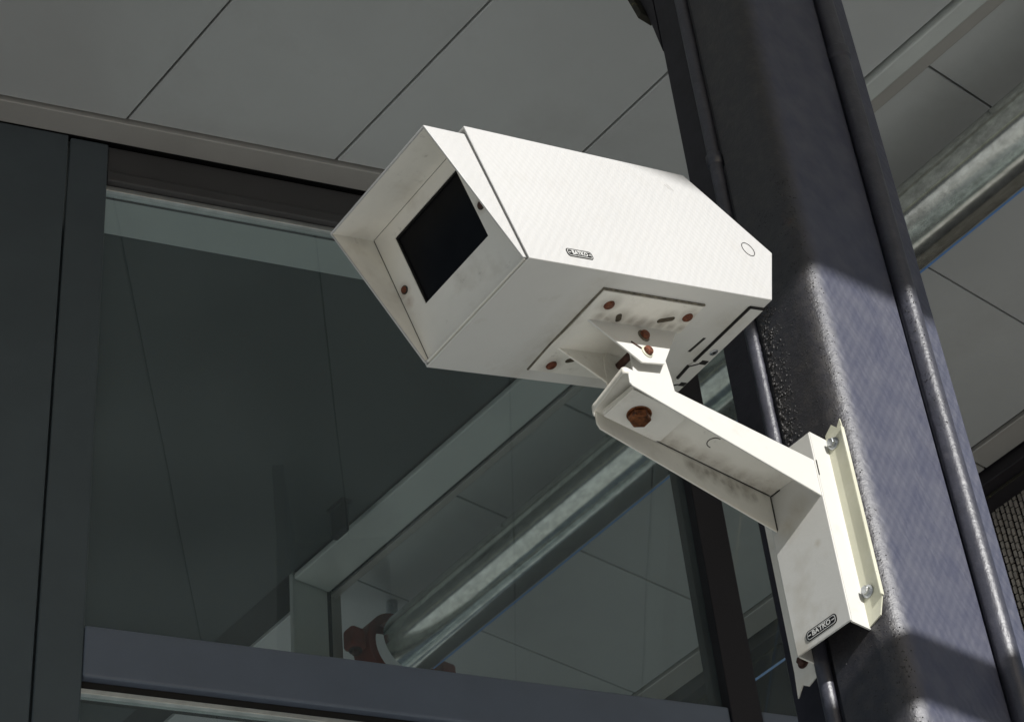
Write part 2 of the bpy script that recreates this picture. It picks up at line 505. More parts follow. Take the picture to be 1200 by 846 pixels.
wpart('glass_pane', M_glass, [(.4885, 1.5775, YF + .020, YF + .026, 2.086, 3.079)], 0)
wpart('glass_pane', M_glass, [(1.637, 1.745, YF + .020, YF + .026, 2.086, 3.089)], 0)
wpart('glass_pane', M_glass, [(.4885, 1.5775, YF + .020, YF + .026, -1.5, 1.972)], 0)
wpart('glass_pane', M_glass, [(1.637, 1.745, YF + .020, YF + .026, -1.5, 1.995)], 0)
wpart('sill', M_dark_frame, [(.4885, 1.5775, YF, YF + .06, -1.6, -1.5), (1.637, 1.745, YF, YF + .06, -1.6, -1.5)], 0)

# ------------------------------------------------------------------ pale channel in the ceiling, with the post it turns into
ch = empty('ceiling_channel', GRID @ Matrix.Translation((2.55, 1.5, H + EYE)),
           label='pale metal channel running across the soffit and turning down behind the glass', cat='metal channel')
def grid_part(root, org, name, m, boxes, **k):
    bm = bmesh.new()
    for (b0, b1, a0, a1, z0, z1) in boxes:
        box(bm, (b0-org[0], a0-org[1], z0-org[2]), (b1-org[0], a1-org[1], z1-org[2]))
    return mesh_obj(name, bm, m, root, **k)
og = (2.55, 1.5, H)
grid_part(ch, og, 'channel_face', M_channel, [(2.516, 2.556, -1.7, 2.12, H - .014, H + .01)], bevel=.004)
grid_part(ch, og, 'inner_face', M_channel, [(2.500, 2.600, 2.1205, 3.42, H - .018, H - .002)], bevel=.004)
grid_part(ch, og, 'shadow_joint', M_joint, [(2.603, 2.612, 2.13, 3.42, H - .009, H - .003)])
grid_part(ch, og, 'channel_flange', M_trim, [(2.557, 2.588, -1.7, 2.12, H - .006, H + .01)], bevel=.002)
grid_part(ch, og, 'outer_rail', M_trim, [(2.613, 2.632, 2.13, 3.44, H - .014, H - .002)], bevel=.002)
grid_part(ch, og, 'post', M_channel, [(2.500, 2.60, 3.425, 3.440, .2, H + .01)], bevel=.003)
grid_part(ch, og, 'post_joint', M_joint, [(2.6015, 2.612, 3.428, 3.44, .2, H)])
grid_part(ch, og, 'post_rail', M_trim, [(2.613, 2.645, 3.432, 3.446, .2, H)], bevel=.003)

# dark block standing for a dark smudge on the inner ceiling beside the channel
fx = empty('smudge_block', GRID @ Matrix.Translation((2.40, 3.25, H + EYE)), label='dark smudge shaped as a small block beside the pale channel behind the glass', cat='ceiling fitting')
grid_part(fx, (2.40, 3.25, H), 'smudge_base', M_dark_frame, [(2.427, 2.455, 3.13, 3.19, H - .006, H)], bevel=.002)
grid_part(fx, (2.40, 3.25, H), 'upright', M_dark_frame, [(2.430, 2.450, 3.135, 3.185, H - .085, H - .0065)], bevel=.006)

# ------------------------------------------------------------------ galvanised pipe below the soffit
pz, pb, pr = 3.045, 2.7325, .077
pipe = empty('steel_pipe', GRID @ Matrix.Translation((pb, 1.0, pz + EYE)) @ Matrix.Rotation(-.0126, 4, 'Z'), label='galvanised steel pipe running under the soffit and on behind the glass', cat='pipe')
bm = bmesh.new()
lathe(bm, (0, -2.6, 0), (0, 1, 0), [(0, pr*.9), (0, pr), (4.93, pr), (4.93, pr*.93), (4.80, pr*.92)], 72, cap=True)
mesh_obj('tube', bm, M_galv, pipe, smooth=True)
# weld mark ellipse
bm = bmesh.new()
def pipe_pt(a_, ang, rr=pr): return Vector((rr*math.sin(ang), a_, -rr*math.cos(ang)))
n = 26
ringv = []
for k in range(n):
    t = 2*math.pi*k/n
    ringv.append([bm.verts.new(pipe_pt(.33 + (.030+q)*math.cos(t), -.28 + (.11+q*9)*math.sin(t), pr+h)) for q, h in ((0,.0002),(.0022,.0016),(.0044,.0002))])
for k in range(n):
    for j in range(2):
        bm.faces.new((ringv[k][j], ringv[(k+1)%n][j], ringv[(k+1)%n][j+1], ringv[k][j+1]))
mesh_obj('weld_ring', bm, M_galv, pipe, smooth=True)
# thin blue bead along the lower right of the pipe
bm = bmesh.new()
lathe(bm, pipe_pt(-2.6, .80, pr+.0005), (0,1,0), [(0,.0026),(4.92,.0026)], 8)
mesh_obj('blue_bead', bm, M_blue, pipe, smooth=True)
# orange clamp near the far end
clampo = empty('pipe_clamp', GRID @ Matrix.Translation((pb + .030, 3.39, pz + EYE)), label='orange-red clamp round the far end of the pipe behind the glass', cat='pipe clamp')
bm = bmesh.new()
lathe(bm, (0, -.03, 0), (0,1,0), [(0, pr+.001), (0, pr+.022), (.06, pr+.022), (.06, pr+.001)], 40, cap=False)
mesh_obj('collar', bm, M_orange, clampo, smooth=True)
for sx in (-1, 1.35):
    bm = bmesh.new(); box(bm, (sx*(pr+.036)-.024, -.02, -.025), (sx*(pr+.036)+.018, .02, .03))
    mesh_obj('lug', bm, M_orange, clampo, bevel=.008)
    bm = bmesh.new(); hexbolt(bm, (sx*(pr+.038), 0, -.026), (0,0,-1), .011)
    mesh_obj('bolt', bm, M_rust_dark, clampo)
bm = bmesh.new(); lathe(bm, (0, 0, pr), (0,0,1), [(0,.014),(H-pz-pr,.014)], 12)
mesh_obj('hanger_rod', bm, M_zinc, clampo, smooth=True)

# ------------------------------------------------------------------ perforated screen on the right
scr = empty('perforated_screen', GRID @ Matrix.Translation((3.7, 2.3, 0)), label='taupe woven metal strip screen below a dark beam at the right', cat='metal screen')
so_ = (3.7, 2.3, -EYE)
bm = bmesh.new()
verts = []; faces = []
pa_, pz_ = .0132, .0215
i = 0
a_ = 1.4
while a_ < 2.75:
    off = (i % 2) * pz_ * .5
    z_ = 2.0 + off
    while z_ < 3.168:
        ja = random.uniform(-.0004, .0004); d_ = random.uniform(-.0008, .0008) + (.0015 if i % 2 else 0)
        x0, y0, z0 = 0.0 + d_ , a_ + ja - so_[1], z_ - so_[2]
        x1, y1, z1 = x0 + .004, y0 + pa_*.62, z0 + pz_*.80
        k = len(verts)
        verts += [(x0,y0,z0),(x1,y0,z0),(x1,y1,z0),(x0,y1,z0),(x0,y0,z1),(x1,y0,z1),(x1,y1,z1),(x0,y1,z1)]
        faces += [tuple(k+q for q in f_) for f_ in ((0,3,2,1),(4,5,6,7),(0,1,5,4),(1,2,6,5),(2,3,7,6),(3,0,4,7))]
        z_ += pz_
    a_ += pa_; i += 1
me = bpy.data.meshes.new('strip_weave'); me.from_pydata(verts, [], faces); me.materials.append(M_mesh)
o = bpy.data.objects.new('strip_weave', me); link(o, scr); tag(o, kind='stuff')
grid_part(scr, so_, 'backing_sheet', M_void, [(3.712, 3.72, 1.3, 2.75, -EYE, 3.19)])
grid_part(scr, so_, 'top_beam', M_dark_frame, [(3.603, 3.699, -1.5, 4.5, 3.165, 3.30)], bevel=.003)
grid_part(scr, so_, 'beam_lip', M_yellowrust, [(3.640, 3.644, -1.5, 4.5, 3.158, 3.1645)])
grid_part(scr, so_, 'end_panel', M_dark_frame, [(3.70, 3.72, 2.755, 4.6, -EYE, 3.16)])
grid_part(scr, so_, 'lower_panel', M_dark_frame, [(3.70, 3.711, 1.3, 2.75, -EYE, 1.99), ])

# ------------------------------------------------------------------ canopy's outer edge beam, and a bar added to shade the column (both unseen)
can = empty('canopy_edge', GRID @ Matrix.Translation((edge_b, edge_a, H + EYE)), label='dark steel edge beam of the canopy with an unseen bar added below it to shade the column', cat='canopy beam')
def oriented(bm, c, dvec, half, wd, hh):
    d = Vector((dvec[0], dvec[1], 0)).normalized(); n_ = Vector((-d.y, d.x, 0))
    c = Vector(c)
    pts = []
    for sz in (-hh, hh):
        for sx, sy in ((-half,-wd),(half,-wd),(half,wd),(-half,wd)):
            pts.append(bm.verts.new(c + d*sx + n_*sy + Vector((0,0,sz))))
    for f_ in ((0,3,2,1),(4,5,6,7),(0,1,5,4),(1,2,6,5),(2,3,7,6),(3,0,4,7)):
        bm.faces.new([pts[q] for q in f_])
bm = bmesh.new(); oriented(bm, (.35, .04, .08), EB, 2.6, .04, .10)
mesh_obj('edge_beam', bm, M_dark_frame, can)
rb, ra = sun_hit(1.662, 1.185, 1.328, 2.05)
bm = bmesh.new(); oriented(bm, (rb-edge_b, ra-edge_a, 2.05-H), (1, .10), 2.3, .028, .034)
mesh_obj('shade_bar', bm, M_dark_frame, can)  # added bar that casts the column's lower shadow band
for q in (-2.2, 2.2):
    bm = bmesh.new(); box(bm, (rb-edge_b+q-.02, ra-edge_a-.02+q*.1, 2.085-H), (rb-edge_b+q+.02, ra-edge_a+.02+q*.1, .02))
    mesh_obj('shade_bar_hanger', bm, M_dark_frame, can)

# ------------------------------------------------------------------ steel column
CB, CA = 1.662, 1.195
colm = empty('steel_column', GRID @ Matrix.Translation((CB, CA, 0)), label='navy painted steel column with rounded corner and rod seams carrying the camera', cat='column')
ZB, ZT = 0.0, H + EYE + .02
def zc(z): return z + EYE
bm = bmesh.new()
r_ = .032
prof = []
for k in range(13):
    t = math.pi/2 * k/12
    prof.append((-.004 + r_ - r_*math.cos(t), -.004 + r_ - r_*math.sin(t)))      # from left face to right face
prof = [(-.004, .088)] + prof + [(.160, -.004)]
prof += [(.160, .088)]
# body: vertical rings so that the bevel and bumps have geometry
lo = None
rings = []
zs = [0, 2.6, 3.6, 4.2, ZT]
for z_ in zs:
    rings.append([bm.verts.new((p[0], p[1], z_)) for p in prof])
side_left_faces = []
for q, s in zip(rings, rings[1:]):
    for k in range(len(prof)):
        j = (k+1) % len(prof)
        f_ = bm.faces.new((q[k], q[j], s[j], s[k]))
body = mesh_obj('body', bm, M_column, colm, smooth=True)
# left plate, set back
bm = bmesh.new(); box(bm, (.020, .086, 0), (.032, .172, ZT)); mesh_obj('side_plate', bm, M_navy_shaded, colm, bevel=.001)
bm = bmesh.new(); box(bm, (.163, .000, 0), (.243, .012, ZT)); mesh_obj('side_plate', bm, M_navy, colm, bevel=.002)
bm = bmesh.new(); box(bm, (.033, .0885, 0), (.24, .100, ZT)); mesh_obj('back_plate', bm, M_dark_frame, colm)
# rods: wavy hand-laid rods along the inner corners
def rod(b0, a0, r, z0, z1, m, seed, name='corner_rod'):
    rnd = random.Random(seed)
    bm = bmesh.new(); n = 16; prev = None
    z_ = z0; k = 0
    while z_ < z1 + 1e-6:
        wob = .0012*math.sin(z_*9+seed) + rnd.uniform(-.0004,.0004)
        ring = [bm.verts.new((b0 + wob + r*math.cos(2*math.pi*i/n), a0 + wob + r*math.sin(2*math.pi*i/n), z_)) for i in range(n)]
        if prev:
            for i in range(n): bm.faces.new((prev[i], prev[(i+1)%n], ring[(i+1)%n], ring[i]))
        prev = ring; z_ += .05
    return mesh_obj(name, bm, m, colm, smooth=True)
M_rod = principled('rod_gloss_paint', (.050, .051, .068), .40, spec=.9, noise=(40, .25), dirt=[((.16,.15,.16), 60, .55, .8, .4)], bump=[(90, .35, .0025, 5), (350, .4, .001)])
rod(-.004, .1030, .0092, 0, ZT, M_rod, 1)
rod(.177, -.011, .0142, 0, ZT, M_rod, 2)
# collars on the rods
for (b0, a0, z_, r) in ((-.004, .1030, 3.79, .0118), (.177, -.011, 4.02, .0165)):
    bm = bmesh.new(); lathe(bm, (b0, a0, z_-.012), (0,0,1), [(0, r*.8), (.004, r), (.020, r), (.024, r*.8)], 16)
    mesh_obj('rod_collar', bm, M_rod, colm, smooth=True)
# gusset at the head of the left plate
bm = bmesh.new()
prism(bm, [(.1725, zc(2.50)), (.188, zc(2.60)), (.215, zc(2.72)), (.29, zc(2.95)), (.40, zc(3.18)), (.1725, zc(3.18))], .019, .033, lambda u, v, h: (h, u, v))
mesh_obj('haunch_plate', bm, M_navy_shaded, colm, bevel=.001)
bm = bmesh.new()
prism(bm, [(.190, zc(2.597)), (.217, zc(2.717)), (.292, zc(2.947)), (.402, zc(3.177)), (.410, zc(3.172)), (.300, zc(2.939)), (.225, zc(2.709)), (.197, zc(2.592))], .008, .034, lambda u, v, h: (h, u, v))
mesh_obj('haunch_lip', bm, M_yellowrust, colm)

# blistered paint crust on the left face (uncountable lumps)
rnd = random.Random(5)
bm = bmesh.new()
def lump(bm, c, r, nrm):
    n_ = Vector(nrm).normalized(); u = n_.orthogonal().normalized(); v = n_.cross(u)
    top = bm.verts.new(Vector(c) + n_*r*rnd.uniform(.5,.9))
    k = 6; ph = rnd.random()*6
    el = rnd.uniform(.6, 1.0)
    ring = [bm.verts.new(Vector(c) + (u*math.cos(ph+2*math.pi*i/k)*r*el + v*math.sin(ph+2*math.pi*i/k)*r)*rnd.uniform(.75,1.2) - n_*.0004) for i in range(k)]
    mid = [bm.verts.new(Vector(c) + (u*math.cos(ph+2*math.pi*i/k)*r*el + v*math.sin(ph+2*math.pi*i/k)*r)*.62 + n_*r*rnd.uniform(.35,.6)) for i in range(k)]
    for i in range(k):
        j = (i+1) % k
        bm.faces.new((ring[i], ring[j], mid[j], mid[i])); bm.faces.new((mid[i], mid[j], top))
for q in range(900):
    z_ = zc(rnd.uniform(1.62, 2.0)); t = rnd.random()**2.2
    lump(bm, (-.004, .087 - t*.03, z_), rnd.uniform(.0007, .0030)*(1-.5*t), (-1, 0, 0))
for q in range(700):
    z_ = zc(rnd.uniform(1.2, 2.05)); lump(bm, (-.004, rnd.uniform(.026, .085), z_), rnd.uniform(.0003, .0011), (-1, 0, 0))
for q in range(900):
    z_ = zc(rnd.uniform(1.1, 2.1)); t = math.pi/2*rnd.triangular(.05, .8, .4)
    nx, ny = -math.cos(t), -math.sin(t)
    lump(bm, (-.004 + r_ + r_*nx, -.004 + r_ + r_*ny, z_), rnd.uniform(.0003, .0012), (nx, ny, 0))
for q in range(300):
    z_ = zc(rnd.uniform(1.2, 2.1)); t = rnd.uniform(2.6, 4.6)
    lump(bm, (.176 + .0122*math.cos(t), -.012 + .0122*math.sin(t), z_), rnd.uniform(.0003, .0010), (math.cos(t), math.sin(t), 0))
o = mesh_obj('paint_crust', bm, M_blister, colm, smooth=True); tag(o, kind='stuff')

# ------------------------------------------------------------------ security camera on its arm
ROOTM = GRID @ Matrix.Translation((CB, 1.265, 1.52 + EYE))
org = (CB, 1.265, 1.52)
cctv = empty('security_camera', ROOTM, label='white boxy security camera with sun visor on an arm bolted to the navy column', cat='security camera')
def G(b, a, z): return (b-org[0], a-org[1], z-org[2])

# --- wall mount (hat section)
ft = .0022
bm = bmesh.new()
Z0, Z1 = 1.383, 1.647
box(bm, G(1.627, 1.2235, Z0), G(1.627+ft, 1.3055, Z1))
mount = mesh_obj('mount_channel', bm, stained('mount_paint', M_white, [G(1.627, 1.30, 1.385) + (.02,), G(1.627, 1.26, 1.560) + (.02,), G(1.627, 1.28, 1.545) + (.02,), G(1.627, 1.245, 1.50) + (.006,)], .02, (.42, .37, .27), .6), cctv, bevel=.001)
bm = bmesh.new()
box(bm, G(1.627+ft+.0002, 1.2238, Z0-.0005), G(1.6605, 1.2238+ft, Z1+.002))
s1 = mesh_obj('mount_side', bm, M_white, cctv)
bm = bmesh.new()
box(bm, G(1.627+ft+.0002, 1.3030, Z0), G(1.6605, 1.3030+ft, Z1))
mesh_obj('mount_side', bm, M_white_dirty, cctv)
bm = bmesh.new()
fl = [(1.2238, 1.385), (1.206, 1.391), (1.198, 1.412), (1.1975, 1.650), (1.1985, 1.664), (1.205, 1.655), (1.212, 1.664), (1.2238, 1.655)]
prism(bm, [(p[0]-org[1], p[1]-org[2]) for p in fl], 1.6568-org[0], 1.6585-org[0], lambda u, v, h: (h, u, v))
# a turned-out lip at the outer edge
box(bm, G(1.6530, 1.1962, 1.412), G(1.6585, 1.1974, 1.650))
mesh_obj('mount_flange', bm, M_cream, cctv)
bm = bmesh.new()
fl = [(1.3055, 1.372), (1.322, 1.366), (1.330, 1.372), (1.340, 1.360), (1.338, 1.392), (1.338, 1.640), (1.3055, 1.640)]
prism(bm, [(p[0]-org[1], p[1]-org[2]) for p in fl], 1.6568-org[0], 1.6585-org[0], lambda u, v, h: (h, u, v))
mesh_obj('mount_flange', bm, M_white_dirty, cctv)
for (a_, z_) in ((1.2145, 1.6370), (1.2150, 1.4270), (1.3220, 1.398), (1.3220, 1.62)):
    bm = bmesh.new(); hexbolt(bm, G(1.6566, a_, z_), (-1, 0, 0), .0056, .006)
    mesh_obj('mount_bolt', bm, M_zinc if a_ < 1.3 else M_rust_dark, cctv, bevel=.0004)

# --- arm: channel open below, tapering
aN, aF = 1.2250, 1.2985            # near and far flange
b_tip, b_root = 1.343, 1.6265
zw = 1.6010
bm = bmesh.new()
def plate(bm, poly, ax, h0, h1):
    to3 = {'a': lambda u, v, h: G(u, h, v), 'b': lambda u, v, h: G(h, u, v), 'z': lambda u, v, h: G(u, v, h)}[ax]
    prism(bm, poly, h0, h1, to3)
# web
plate(bm, [(b_tip, aN+.0022), (b_root, aN+.0022), (b_root, aF-.0022), (b_tip+.014, aF-.0022)], 'z', zw, zw+.0022)
webst = [G(1.45 + .02*k, 1.290, 1.601) + (.016 + .004*math.sin(k*2.1),) for k in range(9)] + [G(1.39, 1.262, 1.59) + (.022,), G(1.615, 1.29, 1.60) + (.03,)]
M_armin = stained('arm_inner_paint', M_white_dirty, webst, .02, (.24, .20, .14), .6)
mesh_obj('arm_web', bm, M_armin, cctv)
bm = bmesh.new()
plate(bm, [(b_tip, zw+.003), (b_root+.006, zw+.006), (b_root+.006, 1.5545), (b_tip+.004, 1.580), (b_tip, 1.583)], 'a', aN, aN+.0021)
mesh_obj('arm_flange', bm, M_white, cctv, bevel=.0008)
bm = bmesh.new()
plate(bm, [(b_tip+.0155, zw+.002), (b_root, zw+.002), (b_root, 1.5495), (b_root-.04, 1.5535), (b_tip+.020, 1.5785), (b_tip+.0155, 1.584)], 'a', aF-.0021, aF)
mesh_obj('arm_flange', bm, stained('far_flange_paint', M_white_dirty, [G(1.50 + .012*k, 1.2965, 1.590 - .003*math.sin(k*1.7)) + (.013 + .005*math.sin(k*2.9),) for k in range(9)], .02, (.15, .12, .08), .75), cctv, bevel=.0008)
# rolled rim closing the tip
bm = bmesh.new()
nseg = 10
pts = []
for k in range(nseg+1):
    t = math.pi/2*k/nseg
    pts.append((b_tip - .006*math.sin(t), aN + .004 - .004*math.cos(t)))
pts2 = [(b_tip + .0065 + .009*(1-math.cos(math.pi/2*k/nseg)), aF - .012 + .012*math.sin(math.pi/2*k/nseg)) for k in range(nseg+1)]
path = pts + pts2
prevq = None
for (pb_, pa2) in path:
    q = [bm.verts.new(G(pb_, pa2, z)) for z in (1.5950, zw+.0025)]
    if prevq: bm.faces.new((prevq[0], q[0], q[1], prevq[1]))
    prevq = q
mesh_obj('arm_end_rim', bm, M_white_dirty, cctv, solid=.0015, smooth=True, angle=50)
# weld line where arm meets the mount
bm = bmesh.new()
for p, q in (((1.6262, 1.2962, 1.552), (1.6262, 1.2962, 1.6005)), ((1.6262, 1.2960, 1.6003), (1.6262, 1.2810, 1.6003)), ((1.6292, 1.2232, 1.585), (1.6292, 1.2232, 1.606))):
    v0 = Vector(G(*p)); v1 = Vector(G(*q)); lathe(bm, v0, v1-v0, [(0, .0008), ((v1-v0).length, .0008)], 6)
# crease between web and far flange
v0 = Vector(G(1.43, 1.2955, 1.6004)); v1 = Vector(G(1.624, 1.2955, 1.6004)); lathe(bm, v0, v1-v0, [(0, .0005), ((v1-v0).length, .0007)], 6)
mesh_obj('weld_seam', bm, M_groove, cctv)
# small open ring scratched plug in the web
bm = bmesh.new()
for k in range(9):
    t0 = 3.0 + k*.38; t1 = t0 + .42
    c = Vector(G(1.505, 1.262, 1.6007))
    v0 = c + Vector((math.sin(t0)*.0085, math.cos(t0)*.0085, 0)); v1 = c + Vector((math.sin(t1)*.0085, math.cos(t1)*.0085, 0))
    lathe(bm, v0, v1-v0, [(0, .0005), ((v1-v0).length, .0005)], 5)
mesh_obj('plug_ring', bm, M_groove, cctv)

# --- pan bracket: lower plate with the big bolt, and two upright plates
bm = bmesh.new()
zp = 1.5860
pl = [(1.3555, 1.2345), (1.432, 1.2345), (1.436, 1.2375), (1.439, 1.2815), (1.434, 1.2855), (1.3585, 1.2855)]
plate(bm, pl, 'z', zp, zp+.0022)
box(bm, G(1.3570, 1.2350, zp+.0023), G(1.3592, 1.2850, zp+.0080))
pan = mesh_obj('pan_bracket', bm, M_white_dirty, cctv, bevel=.0007)
bm = bmesh.new()
lathe(bm, G(1.3885, 1.2610, zp-.0001), (0, 0, -1), [(0, .0142), (.0012, .0140), (.0016, .0132)], 24)
lathe(bm, G(1.3885, 1.2610, zp-.0016), (0, 0, -1), [(0, .0126), (.0072, .0126), (.0092, .0108)], 6, .35)
mesh_obj('pan_bolt', bm, M_copper, cctv, bevel=.0010)
bm = bmesh.new()
up = [(1.3665, 1.6035), (1.4300, 1.6035), (1.4262, 1.640), (1.418, 1.684), (1.372, 1.684), (1.3665, 1.670)]
plate(bm, up, 'a', 1.2389, 1.2411)
mesh_obj('upright', bm, M_white, cctv, bevel=.0006)
bm = bmesh.new()
plate(bm, up, 'a', 1.2800, 1.2822)
mesh_obj('upright', bm, M_white_dirty, cctv, bevel=.0006)
bm = bmesh.new()
plate(bm, [(1.3665, 1.2420), (1.430, 1.2420), (1.430, 1.2798), (1.3665, 1.2798)], 'z', 1.6036, 1.6058)
mesh_obj('upright_base', bm, M_white_dirty, cctv)

# --- the housing frame (L along the body, W across, U up)
D1 = 2.3
Lv = Vector((0.89038000, 0.30204511, 0.34057628))
Wv = Vector((-0.30348931, 0.95149942, -0.05042906))
Uv = Vector((-0.33928998, -0.05846023, 0.93886352))
ray = right * ((621-600)/f_px) + down * ((302-423)/f_px) + fwd
F0 = ray * D1 + Zv * EYE
BM = Matrix.Identity(4)
for i in range(3):
    BM[i][0] = Lv[i]; BM[i][1] = Wv[i]; BM[i][2] = Uv[i]; BM[i][3] = F0[i]
REL = ROOTM.inverted() @ BM
s = D1
def lp(name, bm, m, **k): return mesh_obj(name, bm, m, cctv, rel=REL, **k)

WD = .0797*s; HT = .0793*s
side = [(0, 0), (.1705*s, 0), (.194*s, .034*s), (.1535*s, HT), (0, HT)]
# housing: side sheet, other skin (open at the front)
bm = bmesh.new()
lo_, hi_ = prism(bm, side, 0, WD, lambda u, v, h: (u, h, v))
ff = [f_ for f_ in bm.faces if all(abs(v.co.x) < 1e-6 for v in f_.verts)]
bmesh.ops.delete(bm, geom=ff, context='FACES_ONLY')
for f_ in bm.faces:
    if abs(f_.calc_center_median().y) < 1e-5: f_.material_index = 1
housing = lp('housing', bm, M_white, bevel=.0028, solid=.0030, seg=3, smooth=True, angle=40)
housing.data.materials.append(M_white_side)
housing.data.materials[0] = stained('housing_paint', M_white, [(.056*s + .0*k, (.012 + .0105*k)*s, 0, .030) for k in range(7)] + [(.11*s, .073*s, 0, .03), (.155*s, .02*s, 0, .03), (.157*s, .045*s, 0, .022), (.16*s, .068*s, 0, .03)], .03, (.40, .36, .28), .38)
# rim return: the beige folded front edge
rim = .0036
bm = bmesh.new()
for (p, q) in (((0, .0022, .0022), (.0022, .0022+rim, HT-.0022)),):
    box(bm, (p[0]+.004, p[1], p[2]), (q[0]+.004, q[1], q[2]))
lp('housing_lining', bm, M_white_dirty)

# visor
e = .0052
vt = .0253*s
vz = HT - .0085
side_v = [(.03, .004), (-.0035, .004), (-vt, vz), (.03, vz)]
bm = bmesh.new()
def quad(vs): bm.faces.new([bm.verts.new(v) for v in vs])
y0, y1 = e, WD - e + .002
v = {}
def V(x, y, z):
    key = (round(x,5), round(y,5), round(z,5))
    if key not in v: v[key] = bm.verts.new((x, y, z))
    return v[key]
bm.faces.new([V(x, y0, z) for x, z in side_v])
bm.faces.new([V(x, y1, z) for x, z in side_v[::-1]])
bm.faces.new([V(-vt, y0, vz), V(-vt, y1, vz), V(.03, y1, vz), V(.03, y0, vz)])
visor = lp('visor', bm, M_white_side, bevel=.002, solid=.0020, seg=3, smooth=True, angle=40)
visor.modifiers['solid'].offset = 0
visor.data.materials.append(M_white_dirty)
visor.modifiers['solid'].material_offset = 0
# inside lining of the visor: the grimy inner skin
bm = bmesh.new(); v = {}
t_ = .0016
iz = vz - t_
def vx(z): return -.0035 + (-vt + .0035) * (z - .004) / (vz - .004) + .0012
bm.faces.new([V(.003, y0+t_, .006), V(vx(.006), y0+t_, .006), V(vx(iz), y0+t_, iz), V(.003, y0+t_, iz)])
bm.faces.new([V(.003, y1-t_, .006), V(vx(.006), y1-t_, .006), V(vx(iz), y1-t_, iz), V(.003, y1-t_, iz)])
bm.faces.new([V(.003, y0+t_, iz), V(vx(iz), y0+t_, iz), V(vx(iz), y1-t_, iz), V(.003, y1-t_, iz)])
lp('visor_lining', bm, M_white_dirty, solid=.0004)

# front plate with opening
wl, wr = .0158*s, .0650*s
wb, wt = .0262*s, .0662*s
px = .0022
bm = bmesh.new()
fy0, fy1, fz0, fz1 = e+.0022, WD-e-.0005, .0052, vz-.0022
for (q0, q1) in (((fy0, fz0), (fy1, wb)), ((fy0, wt), (fy1, fz1)), ((fy0, wb), (wl, wt)), ((wr, wb), (fy1, wt))):
    box(bm, (px, q0[0], q0[1]), (px+.0022, q1[0], q1[1]))
bmesh.ops.remove_doubles(bm, verts=bm.verts[:], dist=1e-6)
front = lp('front_plate', bm, stained('front_plate_paint', M_white_dirty, [(px, .0728*s, .0408*s, .010), (px, .0735*s, .034*s, .008), (px, .0118*s, .0410*s, .010)], .01, (.30, .16, .09), .6))
bm = bmesh.new(); box(bm, (px+.0035, wl-.004, wb-.004), (px+.0065, wr+.004, wt+.004))
pane = mesh_obj('viewing_window', bm, M_black_glass, front)
bm = bmesh.new()
for q0, q1 in (((wl, wb), (wl+.0012, wt)), ((wr-.0012, wb), (wr, wt)), ((wl, wb), (wr, wb+.0012)), ((wl, wt-.0012), (wr, wt))):
    box(bm, (px+.0010, q0[0], q0[1]), (px+.0036, q1[0], q1[1]))
mesh_obj('window_gasket', bm, M_hole, front)
# joint line at plate border
bm = bmesh.new()
box(bm, (px-.0003, fy1-.0002, fz0), (px+.0006, fy1+.0012, fz1)); box(bm, (px-.0003, fy0, fz1), (px+.0006, fy1, fz1+.0012))
mesh_obj('edge_gap', bm, M_groove, front)
# bottom lip of the plate
bm = bmesh.new(); box(bm, (-.0022, e+.001, .0030), (px+.001, WD-e, .0048)); lp('bottom_lip', bm, M_white_dirty, bevel=.0006)
for (wy, uz, m_) in ((.0728*s, .0408*s, M_rust), (.0118*s, .0410*s, M_rust_dark)):
    bm = bmesh.new()
    lathe(bm, (px, wy, uz), (-1, 0, 0), [(0, .0050), (.0008, .0050), (.0014, .0046)], 18)
    mesh_obj('screw_washer', bm, M_groove, front, smooth=True)
    bm = bmesh.new(); roundbolt(bm, (px-.0013, wy, uz), (-1, 0, 0), .0040)
    mesh_obj('screw', bm, m_, front, smooth=True)

# plug ring near the rear of the side
bm = bmesh.new()
c = Vector((.4005, 0, .0765)); n = 40
rg = []
for k in range(n):
    t = 2*math.pi*k/n; d = Vector((math.cos(t), 0, math.sin(t)))
    rg.append([bm.verts.new(c + d*rq + Vector((0, hq, 0))) for rq, hq in ((.0093, .0002), (.0096, -.0006), (.0101, -.0006), (.0104, .0002))])
for k in range(n):
    for j in range(3): bm.faces.new((rg[k][j], rg[(k+1)%n][j], rg[(k+1)%n][j+1], rg[k][j+1]))
mesh_obj('plug_ring', bm, M_groove, housing)
bm = bmesh.new(); lathe(bm, (.4005, .0001, .0765), (0, -1, 0), [(0, .0092), (.0002, .0092), (.0003, .0086)], 32)
mesh_obj('hole_plug', bm, M_white_side, housing, smooth=True)
# scratch near the upper rear
bm = bmesh.new(); 
for p, q in (((.305, .158), (.311, .151)), ((.309, .160), (.316, .150))):
    v0 = Vector((p[0], -.0001, p[1])); v1 = Vector((q[0], -.0001, q[1])); lathe(bm, v0, v1-v0, [(0, .0002), ((v1-v0).length, .0002)], 5)
mesh_obj('scratch', bm, M_trim, housing)

